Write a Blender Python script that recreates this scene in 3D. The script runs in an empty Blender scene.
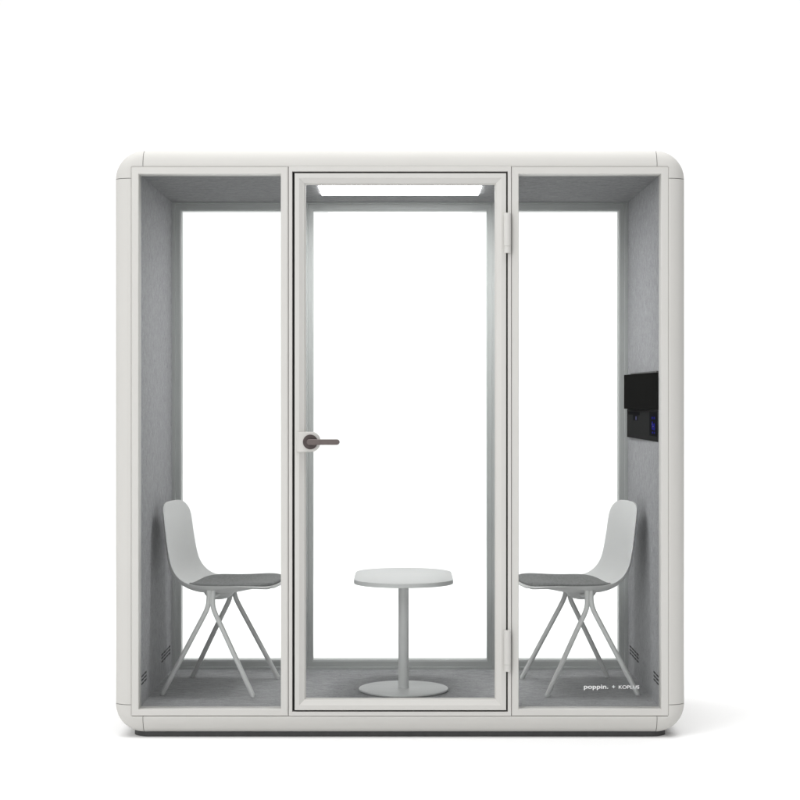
import bpy, bmesh, math
from mathutils import Vector, Matrix

S = bpy.context.scene
COL = S.collection
PPM = 258.6          # photo pixels per metre on the booth's front plane (used to take sizes off the photo)
EYE = 1.31
GZ = -0.011           # floor height (eye height is counted from z = 0)
def X(px): return (px - 400.0) / PPM
def Z(py): return EYE + (397.0 - py) / PPM

# ------------------------------------------------------------------ materials
def new_mat(name):
    m = bpy.data.materials.new(name); m.use_nodes = True
    nt = m.node_tree; nt.nodes.clear()
    out = nt.nodes.new('ShaderNodeOutputMaterial')
    return m, nt, out

def principled(name, col, rough=0.5, metal=0.0, spec=0.5, noise=None, emit=None, bump=None, coat=0.0):
    m, nt, out = new_mat(name)
    b = nt.nodes.new('ShaderNodeBsdfPrincipled')
    b.inputs['Base Color'].default_value = (*col, 1)
    b.inputs['Roughness'].default_value = rough
    b.inputs['Metallic'].default_value = metal
    b.inputs['Specular IOR Level'].default_value = spec
    b.inputs['Coat Weight'].default_value = coat
    tc = nt.nodes.new('ShaderNodeTexCoord')
    if noise:                     # (scale vector, amount, detail)
        sc, amt, det = noise
        mp = nt.nodes.new('ShaderNodeMapping'); mp.inputs['Scale'].default_value = sc
        nz = nt.nodes.new('ShaderNodeTexNoise'); nz.inputs['Scale'].default_value = 1.0; nz.inputs['Detail'].default_value = det
        cr = nt.nodes.new('ShaderNodeValToRGB')
        cr.color_ramp.elements[0].position = 0.28; cr.color_ramp.elements[1].position = 0.72
        cr.color_ramp.elements[0].color = (*[c * (1 - amt) for c in col], 1)
        cr.color_ramp.elements[1].color = (*[min(1, c * (1 + amt)) for c in col], 1)
        nt.links.new(tc.outputs['Object'], mp.inputs['Vector'])
        nt.links.new(mp.outputs['Vector'], nz.inputs['Vector'])
        nt.links.new(nz.outputs['Fac'], cr.inputs['Fac'])
        nt.links.new(cr.outputs['Color'], b.inputs['Base Color'])
    if bump:
        sc, strength, dist = bump
        mp2 = nt.nodes.new('ShaderNodeMapping'); mp2.inputs['Scale'].default_value = sc
        n2 = nt.nodes.new('ShaderNodeTexNoise'); n2.inputs['Scale'].default_value = 1.0; n2.inputs['Detail'].default_value = 3
        bp = nt.nodes.new('ShaderNodeBump'); bp.inputs['Strength'].default_value = strength; bp.inputs['Distance'].default_value = dist
        nt.links.new(tc.outputs['Object'], mp2.inputs['Vector'])
        nt.links.new(mp2.outputs['Vector'], n2.inputs['Vector'])
        nt.links.new(n2.outputs['Fac'], bp.inputs['Height'])
        nt.links.new(bp.outputs['Normal'], b.inputs['Normal'])
    if emit:
        b.inputs['Emission Color'].default_value = (*emit[0], 1)
        b.inputs['Emission Strength'].default_value = emit[1]
    nt.links.new(b.outputs['BSDF'], out.inputs['Surface'])
    return m

def felt(name, col, grain, con=0.45):
    """woven felt: coarse heather blotches and fine threads drawn out along `grain`"""
    m, nt, out = new_mat(name)
    b = nt.nodes.new('ShaderNodeBsdfPrincipled')
    b.inputs['Roughness'].default_value = 0.95; b.inputs['Specular IOR Level'].default_value = 0.12
    b.inputs['Sheen Weight'].default_value = 0.05
    tc = nt.nodes.new('ShaderNodeTexCoord')
    def nz(sc, det):
        mp = nt.nodes.new('ShaderNodeMapping'); mp.inputs['Scale'].default_value = sc
        n = nt.nodes.new('ShaderNodeTexNoise'); n.inputs['Scale'].default_value = 1.0; n.inputs['Detail'].default_value = det
        nt.links.new(tc.outputs['Object'], mp.inputs['Vector']); nt.links.new(mp.outputs['Vector'], n.inputs['Vector'])
        return n
    fine = [380.0] * 3; fine[grain] = 110.0
    mid = [170.0] * 3; mid[grain] = 28.0
    n1, n2 = nz(fine, 3), nz(mid, 4)
    mx = nt.nodes.new('ShaderNodeMix'); mx.data_type = 'FLOAT'; mx.inputs['Factor'].default_value = 0.5
    nt.links.new(n1.outputs['Fac'], mx.inputs['A']); nt.links.new(n2.outputs['Fac'], mx.inputs['B'])
    cr = nt.nodes.new('ShaderNodeValToRGB')
    cr.color_ramp.elements[0].position = 0.34; cr.color_ramp.elements[1].position = 0.66
    cr.color_ramp.elements[0].color = (*[c * (1 - con) for c in col], 1)
    cr.color_ramp.elements[1].color = (*[c * (1 + con) for c in col], 1)
    nt.links.new(mx.outputs['Result'], cr.inputs['Fac']); nt.links.new(cr.outputs['Color'], b.inputs['Base Color'])
    bp = nt.nodes.new('ShaderNodeBump'); bp.inputs['Strength'].default_value = 0.5; bp.inputs['Distance'].default_value = 0.0015
    nt.links.new(mx.outputs['Result'], bp.inputs['Height']); nt.links.new(bp.outputs['Normal'], b.inputs['Normal'])
    nt.links.new(b.outputs['BSDF'], out.inputs['Surface'])
    return m

def glass(name):
    m, nt, out = new_mat(name)
    tr = nt.nodes.new('ShaderNodeBsdfTransparent'); tr.inputs['Color'].default_value = (0.985, 0.99, 0.988, 1)
    gl = nt.nodes.new('ShaderNodeBsdfGlossy'); gl.inputs['Roughness'].default_value = 0.0
    fr = nt.nodes.new('ShaderNodeFresnel'); fr.inputs['IOR'].default_value = 1.22
    mx = nt.nodes.new('ShaderNodeMixShader')
    nt.links.new(fr.outputs['Fac'], mx.inputs['Fac']); nt.links.new(tr.outputs['BSDF'], mx.inputs[1]); nt.links.new(gl.outputs['BSDF'], mx.inputs[2])
    nt.links.new(mx.outputs['Shader'], out.inputs['Surface'])
    return m

SHELL = (0.57, 0.561, 0.538)
M = {}
M['shell'] = principled('white_shell_paint', SHELL, 0.6, spec=0.08, noise=((3, 3, 3), 0.012, 2), bump=((900, 900, 900), 0.04, 0.0004))
M['frame'] = principled('white_frame_paint', (0.585, 0.576, 0.553), 0.5, spec=0.25, noise=((4, 4, 4), 0.012, 2), bump=((900, 900, 900), 0.04, 0.0004))
M['core'] = principled('dark_gap', (0.12, 0.12, 0.115), 0.8, noise=((20, 20, 20), 0.1, 2))
M['seal'] = principled('black_rubber', (0.035, 0.036, 0.034), 0.6, noise=((60, 60, 60), 0.15, 2))
M['plinth'] = principled('dark_plinth', (0.06, 0.06, 0.06), 0.7, noise=((30, 30, 30), 0.1, 2))
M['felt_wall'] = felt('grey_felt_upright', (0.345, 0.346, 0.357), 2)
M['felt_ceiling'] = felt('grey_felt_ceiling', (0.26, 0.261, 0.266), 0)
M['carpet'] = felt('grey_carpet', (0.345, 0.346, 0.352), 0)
M['alu'] = principled('grey_back_frame_paint', (0.425, 0.438, 0.431), 0.35, noise=((5, 5, 5), 0.02, 2))
M['glass'] = glass('clear_glass')
M['lamp'] = principled('light_panel', (0.9, 0.9, 0.9), 0.5, emit=((1, 1, 1), 20.0))
M['bronze'] = principled('bronze_lever', (0.145, 0.120, 0.115), 0.42, metal=0.35, noise=((80, 80, 80), 0.08, 3))
M['bronze_dark'] = principled('dark_bronze_rose', (0.085, 0.068, 0.066), 0.4, metal=0.35, noise=((80, 80, 80), 0.1, 3))
M['chair_shell'] = principled('light_grey_chair_plastic', (0.675, 0.678, 0.672), 0.5, spec=0.35, noise=((6, 6, 6), 0.015, 2), bump=((700, 700, 700), 0.08, 0.0004))
M['cushion'] = felt('grey_cushion_fabric', (0.222, 0.225, 0.223), 1, 0.22)
M['leg'] = principled('grey_leg_paint', (0.66, 0.668, 0.66), 0.38, noise=((30, 30, 30), 0.03, 2))
M['table'] = principled('white_table_top', (0.69, 0.693, 0.688), 0.5, spec=0.3, noise=((2.5, 90, 10), 0.035, 4))
M['table_edge'] = principled('grey_table_edge', (0.60, 0.607, 0.603), 0.5, noise=((30, 30, 30), 0.03, 2))
M['table_leg'] = principled('grey_table_metal', (0.70, 0.707, 0.70), 0.4, noise=((12, 60, 12), 0.04, 3))
M['screen'] = principled('black_screen', (0.0085, 0.0085, 0.008), 0.6, spec=0.0, noise=((8, 8, 8), 0.1, 2))
M['panel'] = principled('charcoal_panel', (0.026, 0.0262, 0.0262), 0.6, spec=0.0, noise=((200, 200, 200), 0.12, 2))
M['panel_dark'] = principled('dark_socket', (0.008, 0.008, 0.010), 0.5, spec=0.0, noise=((50, 50, 50), 0.1, 2))
M['blue'] = principled('blue_indicator', (0.012, 0.012, 0.10), 0.5, spec=0.0, emit=((0.02, 0.022, 0.5), 0.22))
M['icon'] = principled('pale_icon', (0.06, 0.06, 0.10), 0.5, spec=0.0, emit=((0.2, 0.2, 0.5), 0.15))
M['vent'] = principled('vent_black', (0.006, 0.006, 0.006), 0.9, noise=((50, 50, 50), 0.1, 2))
M['letter'] = principled('white_vinyl_lettering', (0.74, 0.74, 0.74), 0.5, noise=((50, 50, 50), 0.02, 2))
M['backdrop'] = principled('white_studio_sweep', (0.93, 0.93, 0.93), 0.8, spec=0.0, noise=((1.2, 1.2, 1.2), 0.008, 2))

# ------------------------------------------------------------------ mesh helpers
def obj(name, bm, mat, parent=None, smooth=None, loc=(0, 0, 0)):
    bmesh.ops.recalc_face_normals(bm, faces=bm.faces)
    me = bpy.data.meshes.new(name); bm.to_mesh(me); bm.free()
    for mm in (mat if isinstance(mat, (list, tuple)) else [mat]): me.materials.append(mm)
    o = bpy.data.objects.new(name, me); COL.objects.link(o); o.location = loc
    if smooth is not None:
        for p in me.polygons: p.use_smooth = True
        if smooth < 180: me.set_sharp_from_angle(angle=math.radians(smooth))
    if parent: o.parent = parent
    return o

def add_box(bm, x0, x1, y0, y1, z0, z1, bev=0.0, seg=2):
    r = bmesh.ops.create_cube(bm, size=1.0)
    for v in r['verts']:
        v.co = Vector(((x0 + x1) / 2 + v.co.x * (x1 - x0), (y0 + y1) / 2 + v.co.y * (y1 - y0), (z0 + z1) / 2 + v.co.z * (z1 - z0)))
    if bev:
        es = list({e for v in r['verts'] for e in v.link_edges})
        bmesh.ops.bevel(bm, geom=es, offset=bev, segments=seg, affect='EDGES', profile=0.5)

def add_rings(bm, rings, close=False, cap=True, loop=True):
    """bridge a list of equally long vertex rings"""
    V = [[bm.verts.new(p) for p in r] for r in rings]
    n = len(V[0]); m = len(V)
    for i in range(m if close else m - 1):
        A, B = V[i], V[(i + 1) % m]
        for k in range(n if loop else n - 1):
            bm.faces.new((A[k], A[(k + 1) % n], B[(k + 1) % n], B[k]))
    if cap and not close:
        bm.faces.new(V[0][::-1]); bm.faces.new(V[-1])
    return V

def add_tube(bm, pts, r, seg=16):
    pts = [Vector(p) for p in pts]
    rs = r if isinstance(r, (list, tuple)) else [r] * len(pts)
    rings = []; up = None
    for i, p in enumerate(pts):
        t = (pts[min(i + 1, len(pts) - 1)] - pts[max(i - 1, 0)]).normalized()
        if up is None: up = t.orthogonal().normalized()
        up = (up - t * up.dot(t)).normalized(); sd = t.cross(up)
        rings.append([p + (up * math.cos(2 * math.pi * k / seg) + sd * math.sin(2 * math.pi * k / seg)) * rs[i] for k in range(seg)])
    add_rings(bm, rings)

def add_lathe(bm, prof, c, axis='z', seg=48):
    """prof: list of (radius, height) ; closed with caps"""
    rings = []
    for r, h in prof:
        ring = []
        for k in range(seg):
            a = 2 * math.pi * k / seg; x, y = r * math.cos(a), r * math.sin(a)
            ring.append(Vector(c) + (Vector((x, y, h)) if axis == 'z' else Vector((x, h, y))))
        rings.append(ring)
    add_rings(bm, rings)

def add_frame(bm, outer, inner, prof):
    """mitred rectangular frame in the XZ plane. outer/inner = (x0,x1,z0,z1); prof = [(t, y)] with t 0 at the outer and 1 at the inner rectangle"""
    def rect(t):
        a = [o + (i - o) * t for o, i in zip(outer, inner)]
        return [(a[0], a[2]), (a[1], a[2]), (a[1], a[3]), (a[0], a[3])]
    P = [(rect(t), y) for t, y in prof]
    for k in range(4):               # one piece per side so that the mitres stay crisp
        k2 = (k + 1) % 4
        A = [bm.verts.new((r[k][0], y, r[k][1])) for r, y in P]
        B = [bm.verts.new((r[k2][0], y, r[k2][1])) for r, y in P]
        n = len(P)
        for i in range(n):
            bm.faces.new((A[i], A[(i + 1) % n], B[(i + 1) % n], B[i]))
    bmesh.ops.remove_doubles(bm, verts=bm.verts, dist=1e-5)

def tag(o, label=None, cat=None, group=None, kind=None):
    if label: o['label'] = label
    if cat: o['category'] = cat
    if group: o['group'] = group
    if kind: o['kind'] = kind

def empty(name, loc, rz=0.0):
    e = bpy.data.objects.new(name, None); COL.objects.link(e)
    e.location = loc; e.rotation_euler = (0, 0, rz); e.empty_display_size = 0.1
    return e

# ------------------------------------------------------------------ setting: the white sweep the booth stands on
bm = bmesh.new()
prof = [(-16.0, GZ), (-8, GZ), (-2, GZ), (4, GZ)]
R, Y0 = 4.0, 8.0
for k in range(17):
    a = math.pi / 2 * k / 16
    prof.append((Y0 + R * math.sin(a), GZ + R - R * math.cos(a)))
prof.append((Y0 + R, 11.0))
ft = 0.15                                       # thickness behind the visible face
lo = []
for i, (y, z) in enumerate(prof):
    p0 = prof[max(i - 1, 0)]; p1 = prof[min(i + 1, len(prof) - 1)]
    dy, dz = p1[0] - p0[0], p1[1] - p0[1]; L = math.hypot(dy, dz)
    lo.append((y + dz / L * ft, z - dy / L * ft))
loop = prof + lo[::-1]
add_rings(bm, [[(-9, y, z) for y, z in loop], [(9, y, z) for y, z in loop]])
bd = obj('ground', bm, M['backdrop'], smooth=30)
tag(bd, 'seamless white studio floor sweeping up behind the booth', None, None, 'structure')

# ------------------------------------------------------------------ the booth
D = 1.15                                        # overall depth
YF, YI0, YI1 = 0.0, 0.073, 1.074                # front face, lining front, back frame front
ROOT_Y = D / 2
pod = empty('office_booth', (0, ROOT_Y, GZ))
tag(pod, 'white rounded office booth with glass front, hinged glass door and grey felt lining', 'office booth')
OFF = (0, -ROOT_Y, -GZ)
def part(name, bm, mat, parent=pod, smooth=None):
    return obj(name, bm, mat, parent, smooth, OFF if parent is pod else (0, 0, 0))

HX = X(686.2)                                     # half width
ZB, ZT = Z(733.9), Z(149.1)
ZC, HZ = (ZB + ZT) / 2, (ZT - ZB) / 2
RIM, RDY, CR = 0.0672, 0.0585, 0.1125                         # rim radius, corner size (also where the seams run)
GAP = 0.0011
NA = 14

def rim_profile():
    """(inset, corner radius, y) from the front groove over the rim, along the depth and over the back rim"""
    out = [(RIM + 0.002, 0.006, 0.030), (RIM, 0.006, 0.0035), (RIM - 0.0006, 0.0065, 0.001)]
    n = 14
    fr = []
    for k in range(n + 1):
        a = math.pi / 2 * (1 - k / n)
        ins = RIM - RIM * math.cos(a); y = RDY - RDY * math.sin(a)
        fr.append((ins, CR - (CR - 0.0075) * (ins / RIM), y))
    fr[0] = (RIM - 0.003, fr[0][1] + 0.001, 0.0)
    out += fr
    out += [(0.0, CR, 0.35), (0.0, CR, D - 0.35)]
    out += [(i, r, D - y) for i, r, y in reversed(fr)]
    out += [(RIM, 0.006, D - 0.0035), (RIM + 0.002, 0.006, D - 0.03)]
    return out
RP = rim_profile()

def corner_pts(ins, r, sx, sz):
    """points of one corner from the seam on the vertical side to the seam on the horizontal side"""
    hx, hz = HX - ins, HZ - ins
    pts = [(sx * hx, ZC + sz * (HZ - CR + GAP))]
    r = min(r, CR - ins - 0.0003)
    r = max(r, 0.004)
    for k in range(NA + 1):
        a = math.pi / 2 * k / NA
        px, pz = hx - r + r * math.cos(a), hz - r + r * math.sin(a)
        pts.append((sx * px, ZC + sz * max(pz, HZ - CR + GAP)))
    pts.append((sx * (HX - CR + GAP), ZC + sz * hz))
    pts = [(sx * max(abs(px), HX - CR + GAP), pz) for px, pz in pts]
    return pts

def solid_strip(bm, lines, th=0.012):
    """lines: profile rows of (x, y, z) across the strip -> surface (the gap behind is filled by the dark core)"""
    add_rings(bm, lines, cap=False, loop=False)

def thicken(o, th):
    """give a panel its sheet thickness and clean hard edges"""
    md = o.modifiers.new('thick', 'SOLIDIFY'); md.thickness = th; md.offset = -1
    dg = bpy.context.evaluated_depsgraph_get()
    me = bpy.data.meshes.new_from_object(o.evaluated_get(dg))
    old = o.data; o.modifiers.clear(); o.data = me; bpy.data.meshes.remove(old); me.name = o.name
    for p in me.polygons: p.use_smooth = True
    me.set_sharp_from_angle(angle=math.radians(40))

for sx in (-1, 1):
    for sz in (-1, 1):
        bm = bmesh.new()
        solid_strip(bm, [[(px, y, pz) for px, pz in corner_pts(i, r, sx, sz)] for i, r, y in RP])
        bmesh.ops.remove_doubles(bm, verts=bm.verts, dist=1e-6)
        o = part('shell_corner', bm, M['shell'], smooth=40)
        thicken(o, 0.0035)
for s in (-1, 1):
    bm = bmesh.new()                            # uprights
    a, b = ZC - HZ + CR + GAP, ZC + HZ - CR - GAP
    solid_strip(bm, [[(s * (HX - i), y, a + (b - a) * k / 6) for k in range(7)] for i, r, y in RP])
    o = part('shell_side', bm, M['shell'], smooth=40)
    thicken(o, 0.0035)
    bm = bmesh.new()                            # top and bottom
    a, b = -(HX - CR - GAP), HX - CR - GAP
    solid_strip(bm, [[(a + (b - a) * k / 6, y, ZC + s * (HZ - i)) for k in range(7)] for i, r, y in RP])
    o = part('shell_roof' if s > 0 else 'shell_base', bm, M['shell'], smooth=40)
    thicken(o, 0.0035)

# dark core just under the shell: what one sees in the seams
def rrect(ins, r, y, n=10):
    hx, hz = HX - ins, HZ - ins; pts = []
    for cx, cz, a0 in ((hx - r, hz - r, 0), (-hx + r, hz - r, 90), (-hx + r, -hz + r, 180), (hx - r, -hz + r, 270)):
        for k in range(n + 1):
            a = math.radians(a0 + 90 * k / n)
            pts.append((cx + r * math.cos(a), y, ZC + cz + r * math.sin(a)))
    return pts
bm = bmesh.new()
cin = 0.006
cp = []
for i, r, y in RP[3:-2]:
    ii = i + cin * (1 - i / RIM) ; yy = y + (cin * (i / RIM) if y < D / 2 else -cin * (i / RIM))
    cp.append((ii, max(min(r, CR) - 0.004, 0.005), yy))
cp = [(0.075, 0.005, 0.028)] + cp + [(0.075, 0.005, D - 0.028), (0.075, 0.005, D - 0.03)]
cp = [(0.075, 0.005, 0.03)] + cp
add_rings(bm, [rrect(*c) for c in cp], close=True)
part('shell_core', bm, M['core'], smooth=40)

# plinth under the shell
bm = bmesh.new(); 
def plan(hx, y0, y1, rr, z, n=10):
    pts = []
    for cx, cy, a0 in ((hx - rr, y1 - rr, 0), (-hx + rr, y1 - rr, 90), (-hx + rr, y0 + rr, 180), (hx - rr, y0 + rr, 270)):
        for k in range(n + 1):
            a = math.radians(a0 + 90 * k / n); pts.append((cx + rr * math.cos(a), cy + rr * math.sin(a), z))
    return pts
add_rings(bm, [plan(HX - .066, .045, D - .045, .07, GZ), plan(HX - .066, .045, D - .045, .07, ZB + .006)])
part('plinth', bm, M['plinth'])

# felt lining, carpet, ceiling
XI = X(661.4); ZFL, ZCE = Z(709.3), Z(174.0)
for s in (-1, 1):
    bm = bmesh.new(); add_box(bm, *sorted((s * XI, s * (XI + 0.025))), YI0 + 0.001, YI1 - 0.001, ZFL - 0.004, ZCE + 0.004)
    w = part('side_wall', bm, M['felt_wall'])
    # air slots low on the wall
    for y0, n in ((0.078, 2), (0.70, 4)):
        bm = bmesh.new()
        for row in range(3):
            for k in range(n):
                ya = y0 + k * 0.080
                zc = 0.216 - row * 0.0147
                add_box(bm, *sorted((s * (XI - 0.0012), s * (XI + 0.01))), ya, ya + 0.062, zc - 0.0032, zc + 0.0032)
        obj('air_vent', bm, M['vent'], w)
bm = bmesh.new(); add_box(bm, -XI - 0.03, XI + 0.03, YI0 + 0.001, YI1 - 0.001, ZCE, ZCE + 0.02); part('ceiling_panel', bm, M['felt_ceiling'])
bm = bmesh.new(); add_box(bm, -XI - 0.03, XI + 0.03, YI0 + 0.001, YI1 - 0.001, ZFL - 0.02, ZFL); part('carpet', bm, M['carpet'])
# lit ceiling panel
bm = bmesh.new(); add_box(bm, -0.333, 0.333, 0.408, 0.738, ZCE - 0.004, ZCE + 0.004, 0.0015); part('light_panel', bm, M['lamp'])

# front frames: two fixed lights and the door jamb
def fixed_prof(bev=0.0025, yb=0.0725):
    return [(0.0, yb), (0.0, 0.0035), (0.12, 0.0015), (0.13, 0.0), (0.93, 0.0), (1.0, bev), (1.0, yb)]
G = 0.35
def window(x0, x1, xi0, xi1, zt, zb, zti, zbi):
    bm = bmesh.new()
    add_frame(bm, (X(x0), X(x1), Z(zb), Z(zt)), (X(xi0), X(xi1), Z(zbi), Z(zti)), fixed_prof())
    f = part('window_frame', bm, M['frame'], smooth=20)
    bm = bmesh.new(); add_box(bm, X(xi0) - .001, X(xi1) + .001, 0.0345, 0.0405, Z(zbi) - .001, Z(zti) + .001)
    p = obj('pane', bm, M['glass'], f)
    return f, p
wl, pl = window(131.1, 288.2, 138.6, 280.8, 166.3, 716.1, 174.0, 709.3)
wr, pr = window(511.7, 668.9, 518.7, 661.4, 166.3, 716.1, 174.0, 709.3)
bm = bmesh.new()
add_frame(bm, (X(288.7), X(511.2), Z(716.1), Z(166.3)), (X(292.2), X(507.8), Z(711.9), Z(171.4)),
          [(0, .0725), (0, .0012), (.06, 0), (.9, 0), (1, .001), (1, .0725)])
part('door_jamb', bm, M['frame'], smooth=20)
bm = bmesh.new()
add_frame(bm, (X(292.2) + .0003, X(507.8) - .0003, Z(711.9) + .0003, Z(171.4) - .0003), (X(298), X(502), Z(706), Z(177)), [(0, .07), (0, .034), (1, .034), (1, .07)])
part('door_seal', bm, M['seal'])

# the door leaf
bm = bmesh.new()
do = (X(294.6), X(506.2), Z(710.2), Z(173.2)); di = (X(305.6), X(495.0), Z(698.9), Z(184.2))
add_frame(bm, do, di, [(0, .033), (0, .0012), (.012, 0), (.42, 0), (.45, .001), (.87, .0105), (.90, .012), (.92, .018), (1, .018), (1, .033)])
door = part('door', bm, M['frame'], smooth=12)
bm = bmesh.new(); add_box(bm, di[0] - .001, di[1] + .001, 0.022, 0.028, di[2] - .001, di[3] + .001); obj('pane', bm, M['glass'], door)
# lock housing, rose and lever
hz = Z(441.9)
bm = bmesh.new()
hx, hr = X(311.6), 8.7 / PPM; left = X(296.8); h2 = 10.0 / PPM
out = [(left, hz - h2), ]
for k in range(25):
    a = -math.pi / 2 + math.pi * k / 24
    out.append((hx + hr * math.cos(a), hz + h2 * math.sin(a)))
out.append((left, hz + h2))
def inset(pts, d, cx=X(309), cz=hz):
    o = []
    for x, z in pts:
        v = Vector((x - cx, z - cz)); l = v.length
        o.append((cx + v.x * (1 - d / l), cz + v.y * (1 - d / l)))
    return o
i1 = inset(out, .0018)
add_rings(bm, [[(x, .030, z) for x, z in out], [(x, -.005, z) for x, z in out], [(x, -.007, z) for x, z in i1]])
obj('lock_housing', bm, M['frame'], door, smooth=40)
bm = bmesh.new(); add_lathe(bm, [(.0285, -.006), (.0285, -.012), (.0268, -.0145), (.012, -.0145), (.0118, -.034)], (X(310.4), 0, hz), 'y', 40)
obj('handle_rose', bm, M['bronze_dark'], door, smooth=35)
bm = bmesh.new()
lx0, lx1 = X(307.2), X(339.9); lr = .0108
rings = []
for d, s in ((-.0255, .82), (-.0272, 1.0), (-.0378, 1.0), (-.0395, .82)):
    ring = []
    for k in range(12):
        a = math.pi / 2 - math.pi * k / 11
        ring.append((lx1 - lr + lr * math.cos(a) * s, d, hz + lr * math.sin(a) * s))
    for k in range(12):
        a = -math.pi / 2 - math.pi * k / 11
        ring.append((lx0 + lr * .7 + lr * .7 * math.cos(a) * s, d, hz + lr * math.sin(a) * s))
    rings.append(ring)
add_rings(bm, rings)
obj('handle_lever', bm, M['bronze'], door, smooth=35)
# hinges
for zt, zb in ((213.2, 253.3), (630.0, 671.0)):
    bm = bmesh.new()
    a, b = Z(zb), Z(zt); r = .0138; c = (X(507.3), -.012, 0)
    k = a + (b - a) * .17
    add_lathe(bm, [(r * .8, a), (r * .97, a + .0012), (r * .97, k - .0008), (r * .86, k - .0003), (r * .86, k + .0003), (r, k + .0008), (r, b - .0015), (r * .85, b)], c, 'z', 32)
    add_box(bm, X(507.3) - .0085, X(507.3) - .0005, -.004, .0015, a + .006, b - .006)
    obj('hinge', bm, M['frame'], door, smooth=40)

# back wall: frame with two side lights and a wide middle light
SB = PPM / 1.1465
def XB(px): return (px - 400.0) / SB
def ZBk(py): return EYE + (397.0 - py) / SB
y0, y1 = YI1, D - 0.005
cols = [(-XI - 0.02, XB(181.0)), (-0.483, -0.386), (0.386, 0.483), (-XB(181.0), XI + 0.02)]
zt0, zb0 = ZBk(210.6), ZBk(660.2)
bm = bmesh.new()
def back_ring(bm, x0, x1, o):
    add_frame(bm, (x0 - o[0], x1 + o[1], zb0 - o[2], zt0 + o[3]), (x0, x1, zb0, zt0),
              [(0, y1), (0, y0), (.55, y0), (.58, y0 + .008), (.9, y0 + .008), (1, y0 + .012), (1, y1)])
oz = (zb0 - (ZFL - 0.03), (ZCE + 0.03) - zt0)
for x0, x1, ol, orr in ((cols[0][1], cols[1][0], 0.06, 0.0482), (cols[1][1], cols[2][0], 0.0482, 0.0482), (cols[2][1], cols[3][0], 0.0482, 0.06)):
    bm = bmesh.new()
    back_ring(bm, x0, x1, (ol, orr, oz[0], oz[1]))
    f = part('back_frame', bm, M['alu'], smooth=15)
    bm = bmesh.new(); add_box(bm, x0 - .001, x1 + .001, y0 + .03, y0 + .036, zb0 - .001, zt0 + .001)
    obj('pane', bm, M['glass'], f)

# lettering on the right-hand pane
def text_mesh(s, size, bold, xscale, px0, px1, py_base, y, bm_all):
    cu = bpy.data.curves.new('lettering', 'FONT'); cu.body = s; cu.size = size; cu.offset = bold; cu.extrude = 0.0003
    o = bpy.data.objects.new('lettering_tmp', cu); COL.objects.link(o)
    dg = bpy.context.evaluated_depsgraph_get()
    me = bpy.data.meshes.new_from_object(o.evaluated_get(dg))
    xs = [v.co.x for v in me.vertices]; a, b = min(xs), max(xs)
    x0, x1 = X(px0) * 1.004, X(px1) * 1.004
    k = (x1 - x0) / (b - a)
    for v in me.vertices:
        v.co = Vector((x0 + (v.co.x - a) * k, y + v.co.z, Z(py_base) + v.co.y))
    bm_all.from_mesh(me)
    bpy.data.objects.remove(o); bpy.data.curves.remove(cu); bpy.data.meshes.remove(me)
bm = bmesh.new()
text_mesh('poppin.', 6.1 / PPM, 0.0004, 1, 584.0, 608.3, 690.0, 0.0338, bm)
text_mesh('+', 6.0 / PPM, 0.0001, 1, 612.0, 615.4, 690.2, 0.0338, bm)
text_mesh('KOPLUS', 4.7 / PPM, 0.0002, 1, 618.8, 639.4, 690.0, 0.0338, bm)
obj('lettering', bm, M['letter'], pr)

# ------------------------------------------------------------------ wall screen and control panel (right-hand wall)
def wedge(bm, xa, xb, ya, yb, za, zb, bev=.002):
    """slab on the right wall whose face runs from xa at its near end to xb at its far end"""
    xw = XI - .0006
    pts = [(xw, ya), (xa, ya), (xb, yb), (xw, yb)]
    b2 = bmesh.new()
    add_rings(b2, [[(x, y, za) for x, y in pts], [(x, y, zb) for x, y in pts]])
    bmesh.ops.bevel(b2, geom=[e for e in b2.edges], offset=bev * .4, segments=2, affect='EDGES', profile=.5)
    me = bpy.data.meshes.new('t'); b2.to_mesh(me); b2.free(); bm.from_mesh(me); bpy.data.meshes.remove(me)
scr = empty('wall_screen', (XI, .49, 1.259))
tag(scr, 'matte black flat screen mounted on the right felt wall, above the charcoal control panel', 'screen')
def wall_part(name, bm, mat, parent, root):
    return obj(name, bm, mat, parent, None, tuple(-v for v in root.location) if parent is root else (0, 0, 0))
bm = bmesh.new(); wedge(bm, XI - .004, .972, .082, .895, 1.259, 1.4062)
wall_part('screen_body', bm, M['screen'], scr, scr)
bm = bmesh.new(); add_box(bm, 1.001, XI - .0006, .082, .90, 1.4068, 1.4125)
wall_part('shade_strip', bm, M['core'], scr, scr)  # dark strip standing in for the soft shade on the wall above the screen
ctl = empty('control_panel', (XI, .49, 1.135))
tag(ctl, 'charcoal control panel with blue lit symbols and a socket, under the black screen', 'control panel')
bm = bmesh.new(); wedge(bm, XI - .0035, .998, .084, 1.004, 1.1345, 1.2575)
pb = wall_part('panel_body', bm, M['panel'], ctl, ctl)
def pface(y): return (XI - .0035) + (.998 - (XI - .0035)) * (y - .084) / .92
def plate(bm, ya, yb, za, zb, d=.0012, t=.002):
    a, b = pface(ya) - d, pface(yb) - d
    add_rings(bm, [[(a, ya, za), (b, yb, za), (b + t, yb, za), (a + t, ya, za)], [(a, ya, zb), (b, yb, zb), (b + t, yb, zb), (a + t, ya, zb)]])
bm = bmesh.new(); plate(bm, .60, .95, 1.234, 1.2465); plate(bm, .655, .80, 1.210, 1.2335, .0008)
obj('socket', bm, M['panel_dark'], pb)
bm = bmesh.new(); plate(bm, .685, .715, 1.213, 1.228, .0016)
obj('socket_icon', bm, M['icon'], pb)
bm = bmesh.new(); plate(bm, .100, .300, 1.155, 1.2515)
tp = obj('touch_pad', bm, M['panel_dark'], pb)
bm = bmesh.new()
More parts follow.
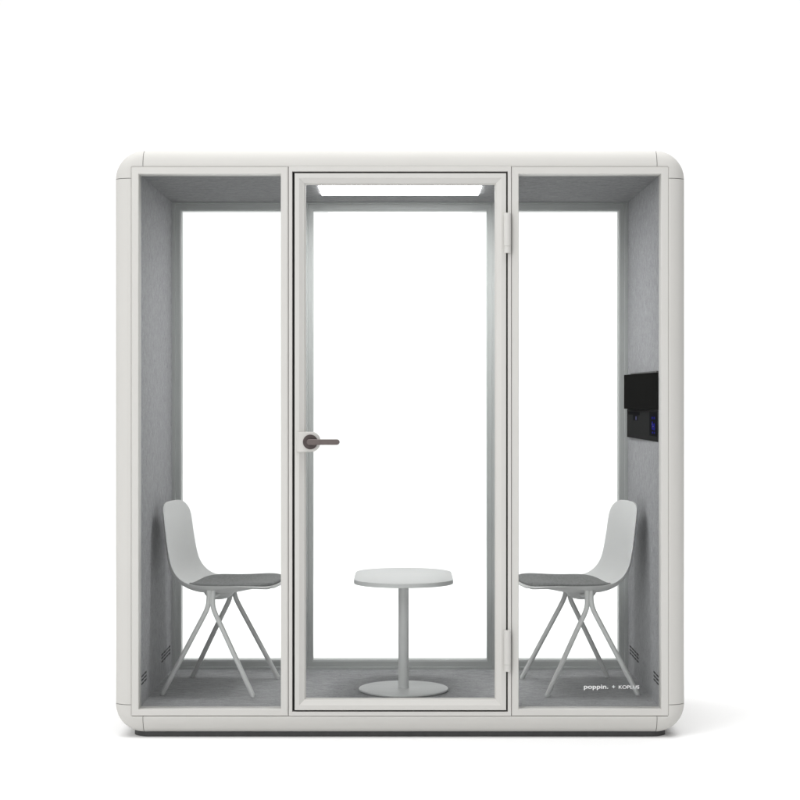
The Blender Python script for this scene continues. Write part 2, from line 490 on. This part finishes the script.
for ya, yb, za, zb in ((.150, .176, 1.222, 1.231), (.205, .232, 1.222, 1.231),                     # two dots
                       (.150, .174, 1.178, 1.206), (.178, .205, 1.195, 1.203), (.205, .232, 1.186, 1.212), (.165, .225, 1.180, 1.186),
                       (.150, .172, 1.165, 1.172), (.200, .224, 1.165, 1.172)):
    plate(bm, ya, yb, za, zb, .002)
obj('touch_symbol', bm, M['blue'], tp)
bm = bmesh.new(); plate(bm, .182, .204, 1.190, 1.196, .0026); plate(bm, .214, .224, 1.198, 1.206, .0026)
obj('touch_symbol', bm, M['icon'], tp)

# ------------------------------------------------------------------ chairs
def catmull(pts, n):
    P = [Vector(p) for p in pts]; out = []
    P = [P[0] * 2 - P[1]] + P + [P[-1] * 2 - P[-2]]
    for i in range(1, len(P) - 2):
        for k in range(n):
            t = k / n; a, b, c, d = P[i - 1:i + 3]
            out.append(0.5 * ((2 * b) + (c - a) * t + (2 * a - 5 * b + 4 * c - d) * t * t + (3 * b - 3 * c + d - a) * t ** 3))
    out.append(P[-2]); return out
SEAT = catmull([(.246, .430), (.232, .440), (.17, .4465), (.06, .4475), (-.04, .4485), (-.085, .456), (-.118, .474), (-.142, .503),
                (-.158, .545), (-.172, .625), (-.183, .710), (-.194, .778)], 10)
ARC = [0.0]
for a, b in zip(SEAT, SEAT[1:]): ARC.append(ARC[-1] + (b - a).length)
LEN = ARC[-1]
def prof_at(l):
    l = min(max(l, 0), LEN)
    for i in range(len(ARC) - 1):
        if ARC[i + 1] >= l:
            f = (l - ARC[i]) / max(ARC[i + 1] - ARC[i], 1e-9)
            p = SEAT[i].lerp(SEAT[i + 1], f)
            t0 = (SEAT[min(i + 1, len(SEAT) - 1)] - SEAT[max(i - 1, 0)]).normalized()
            t1 = (SEAT[min(i + 2, len(SEAT) - 1)] - SEAT[i]).normalized()
            t = t0.lerp(t1, f).normalized()
            return p, Vector((t.y, -t.x))
    return SEAT[-1], Vector((1, 0))
def smooth01(x): x = min(max(x, 0), 1); return x * x * (3 - 2 * x)
def width_at(l):
    f = l / LEN
    return .243 - .010 * smooth01(f / .45) - .012 * smooth01((f - .45) / .55)
def half_w(l, l0=0.0, l1=None, r0=.11, r1=.085, shrink=1.0):
    l1 = LEN if l1 is None else l1
    w = width_at(l) * shrink
    for d, r in ((l - l0, r0), (l1 - l, r1)):
        if d < r:
            w = min(w, width_at(l) * shrink * max(1 - (1 - max(d, 0) / r) ** 3.4, 1e-4) ** (1 / 3.4))
    return w
def dish(l, q):
    f = l / LEN
    amt = .036 * smooth01(f / .34) * (1 - .62 * smooth01((f - .50) / .40)) + .004
    return amt * (1 - abs(q) ** 2.4)
def surf(l, v):
    """point on the seat's upper face at arc length l and side offset v"""
    p, n = prof_at(l)
    q = min(abs(v) / width_at(l), 1)
    d = dish(l, q)
    return Vector((p.x - n.x * d, v, p.y - n.y * d)), Vector((n.x, 0, n.y))
def samples(l0, l1, n, r0, r1):
    out = []
    for k in range(15): out.append(l0 + r0 * (1 - math.cos(math.pi / 2 * k / 14)))
    m = n
    for k in range(1, m): out.append(l0 + r0 + (l1 - r1 - l0 - r0) * k / m)
    for k in range(15): out.append(l1 - r1 + r1 * math.sin(math.pi / 2 * k / 14))
    return out
def sheet(bm, l0, l1, r0, r1, shrink, top, bot, nt=20, n=44):
    """closed sheet following the seat; top(l,q) and bot(l,q) are heights along the normal"""
    Ls = samples(l0, l1, n, r0, r1)
    T, B = [], []
    for l in Ls:
        hw = half_w(l, l0, l1, r0, r1, shrink)
        tr, br = [], []
        for k in range(nt + 1):
            q = -math.cos(math.pi * k / nt) * .35 + (-1 + 2 * k / nt) * .65
            p, nn = surf(l, q * hw)
            e = min(l - l0, l1 - l)
            tr.append(bm.verts.new(p + nn * top(e, hw * (1 - abs(q)))))
            br.append(bm.verts.new(p + nn * bot(e, hw * (1 - abs(q)))))
        T.append(tr); B.append(br)
    m = len(Ls)
    for i in range(m - 1):
        for k in range(nt):
            bm.faces.new((T[i][k], T[i + 1][k], T[i + 1][k + 1], T[i][k + 1]))
            bm.faces.new((B[i][k], B[i][k + 1], B[i + 1][k + 1], B[i + 1][k]))
        bm.faces.new((T[i][0], B[i][0], B[i + 1][0], T[i + 1][0]))
        bm.faces.new((T[i][nt], T[i + 1][nt], B[i + 1][nt], B[i][nt]))
    for k in range(nt):
        bm.faces.new((T[0][k], T[0][k + 1], B[0][k + 1], B[0][k]))
        bm.faces.new((T[-1][k], B[-1][k], B[-1][k + 1], T[-1][k + 1]))
def edge_round(e, s, r):
    d = min(e, s)
    return 1.0 if d >= r else math.sqrt(max(1 - (1 - d / r) ** 2, 0))

def make_chair(loc, rz, label):
    c = empty('chair', loc, rz)
    tag(c, label, 'chair', 'the two grey chairs facing each other in the booth')
    bm = bmesh.new()
    sheet(bm, 0, LEN, .12, .115, 1.0,
          lambda e, s: .0045 * edge_round(e, s, .006) - .0045, lambda e, s: -.0055 - .0065 * edge_round(e, s, .03))
    sh = obj('seat_shell', bm, M['chair_shell'], c, smooth=50)
    bm = bmesh.new()
    sheet(bm, .012, .356, .11, .105, .94,
          lambda e, s: .006 + .009 * edge_round(e, s, .018), lambda e, s: .0004, n=30)
    obj('seat_pad', bm, M['cushion'], c, smooth=60)
    for sv in (-1, 1):
        for su in (-1, 1):
            bm = bmesh.new()
            k = catmull([(su * .0085, sv * .188, .421), (su * .0085, sv * .195, .378), (su * .0115, sv * .200, .356), (su * .022, sv * .205, .328),
                         (su * .060, sv * .213, .254), (su * .187, sv * .249, .006)], 6)
            add_tube(bm, k, .0102, 16)
            add_lathe(bm, [(.0075, 0), (.0098, .001), (.0098, .010)], (su * .1873, sv * .2491, 0), 'z', 16)
            obj('leg', bm, M['leg'], c, smooth=50)
    bm = bmesh.new()                            # cross bar and the rounded bracket under the seat
    add_tube(bm, [(0, -.19, .405), (0, -.15, .395), (0, 0, .389), (0, .15, .395), (0, .19, .405)], .009, 14)
    rings = []
    for k in range(11):
        a = math.pi * k / 10
        v = -.075 * math.cos(a); r = max(math.sin(a), .06)
        rings.append([(-.012 + .062 * r * math.cos(math.pi * j / 12), v, .399 - .034 * r ** .8 * math.sin(math.pi * j / 12)) for j in range(13)] )
    add_rings(bm, rings)
    obj('under_seat_bracket', bm, M['leg'], c, smooth=50)
    return c
def copy_tree(o, parent=None):
    n = o.copy(); COL.objects.link(n)
    if parent: n.parent = parent
    for ch in [x for x in bpy.data.objects if x.parent == o]: copy_tree(ch, n)
    return n
CX, CY = .742, .566
chair = make_chair((-CX, CY, ZFL), math.radians(-8), 'grey chair on the door handle side, its back to the felt wall without a screen')
chair2 = copy_tree(chair)
chair2.location = (CX, CY, ZFL); chair2.rotation_euler = (0, 0, math.radians(180 + 8))
chair2['label'] = 'grey chair below the black wall screen, behind the white lettering on the glass'

# ------------------------------------------------------------------ table
tb = empty('side_table', (X(403.5) * 1.064, .475, ZFL))
tag(tb, 'small white oblong table on a round grey pedestal, standing between the two chairs', 'table')
def stadium(r, hl, z, n=32):
    pts = []
    for k in range(n + 1):
        a = math.pi * k / n; pts.append((r * math.cos(a), hl + r * math.sin(a), z))
    for k in range(n + 1):
        a = math.pi + math.pi * k / n; pts.append((r * math.cos(a), -hl + r * math.sin(a), z))
    return pts
TZ = .4735
bm = bmesh.new()
add_rings(bm, [stadium(.199, .15, TZ - .018), stadium(.2005, .15, TZ - .0165), stadium(.2005, .15, TZ - .0035)])
top = obj('edge_band', bm, M['table_edge'], None, smooth=40)
bm = bmesh.new()
add_rings(bm, [stadium(.1995, .15, TZ - .0037), stadium(.2000, .15, TZ - .0012), stadium(.1985, .15, TZ)])
tt = obj('table_top', bm, M['table'], tb, smooth=40)
top.parent = tt
bm = bmesh.new(); add_lathe(bm, [(.0215, .010), (.0215, TZ - .017)], (0, 0, 0), 'z', 40)
add_lathe(bm, [(.07, TZ - .024), (.07, TZ - .0175)], (0, 0, 0), 'z', 40)
obj('pedestal', bm, M['table_leg'], tb, smooth=40)
bm = bmesh.new()
add_lathe(bm, [(.176, .0), (.176, .0015), (.183, .003), (.1845, .006), (.1835, .0095), (.181, .011), (.0235, .0118), (.0228, .015), (.0214, .016)], (0, 0, 0), 'z', 72)
for v in bm.verts: v.co.y *= 1.10
obj('base_plate', bm, M['table_leg'], tb, smooth=40)

# ------------------------------------------------------------------ light: a white studio
w = bpy.data.worlds.new('World'); S.world = w; w.use_nodes = True
bg = w.node_tree.nodes['Background']; bg.inputs['Color'].default_value = (1, 1, 1, 1); bg.inputs['Strength'].default_value = 1.0
_nt = w.node_tree                               # the studio room: brighter on the key-light side
_tc = _nt.nodes.new('ShaderNodeTexCoord'); _sx = _nt.nodes.new('ShaderNodeSeparateXYZ'); _mr = _nt.nodes.new('ShaderNodeMapRange')
_mr.interpolation_type = 'SMOOTHSTEP'
_mr.inputs['From Min'].default_value = -0.9; _mr.inputs['From Max'].default_value = 0.9
_mr.inputs['To Min'].default_value = 0.56; _mr.inputs['To Max'].default_value = 0.30
_nt.links.new(_tc.outputs['Generated'], _sx.inputs[0]); _nt.links.new(_sx.outputs['X'], _mr.inputs['Value']); _nt.links.new(_mr.outputs['Result'], bg.inputs['Strength'])
def area(name, loc, target, sx, sy, power, col=(1, 1, 1), spread=180):
    l = bpy.data.lights.new(name, 'AREA'); l.shape = 'RECTANGLE'; l.size = sx; l.size_y = sy; l.energy = power; l.color = col; l.spread = math.radians(spread)
    o = bpy.data.objects.new(name, l); COL.objects.link(o); o.location = loc
    o.rotation_euler = (Vector(target) - Vector(loc)).to_track_quat('-Z', 'Y').to_euler()
    return o
area('key_softbox', (-4.6, -6.4, 4.2), (0, 0.3, 1.0), 3.5, 3.5, 205)
area('overhead_softbox', (0, -2.6, 9.0), (0, -0.8, 0), 11, 7, 635)
area('backdrop_lamp', (0.3, 3.4, 9.0), (0.5, 7.3, 0.0), 10, 3, 560, spread=150)

# ------------------------------------------------------------------ camera
cam = bpy.data.cameras.new('camera'); co = bpy.data.objects.new('camera', cam); COL.objects.link(co)
cam.sensor_width = 36.0; cam.lens = 36.0 * PPM * 7.33 / 800.0
co.location = (0, -7.33, EYE); co.rotation_euler = (math.pi / 2, 0, 0)
cam.shift_y = -3.0 / 800.0
cam.clip_end = 200
S.camera = co

S.render.engine = 'CYCLES'
S.cycles.use_denoising = True
S.cycles.max_bounces = 10; S.cycles.transparent_max_bounces = 24; S.cycles.diffuse_bounces = 5
S.view_settings.view_transform = 'Standard'
S.view_settings.look = 'None'
S.view_settings.exposure = 0.0
S.view_settings.gamma = 1.0
S.render.resolution_x = 1024; S.render.resolution_y = 1024
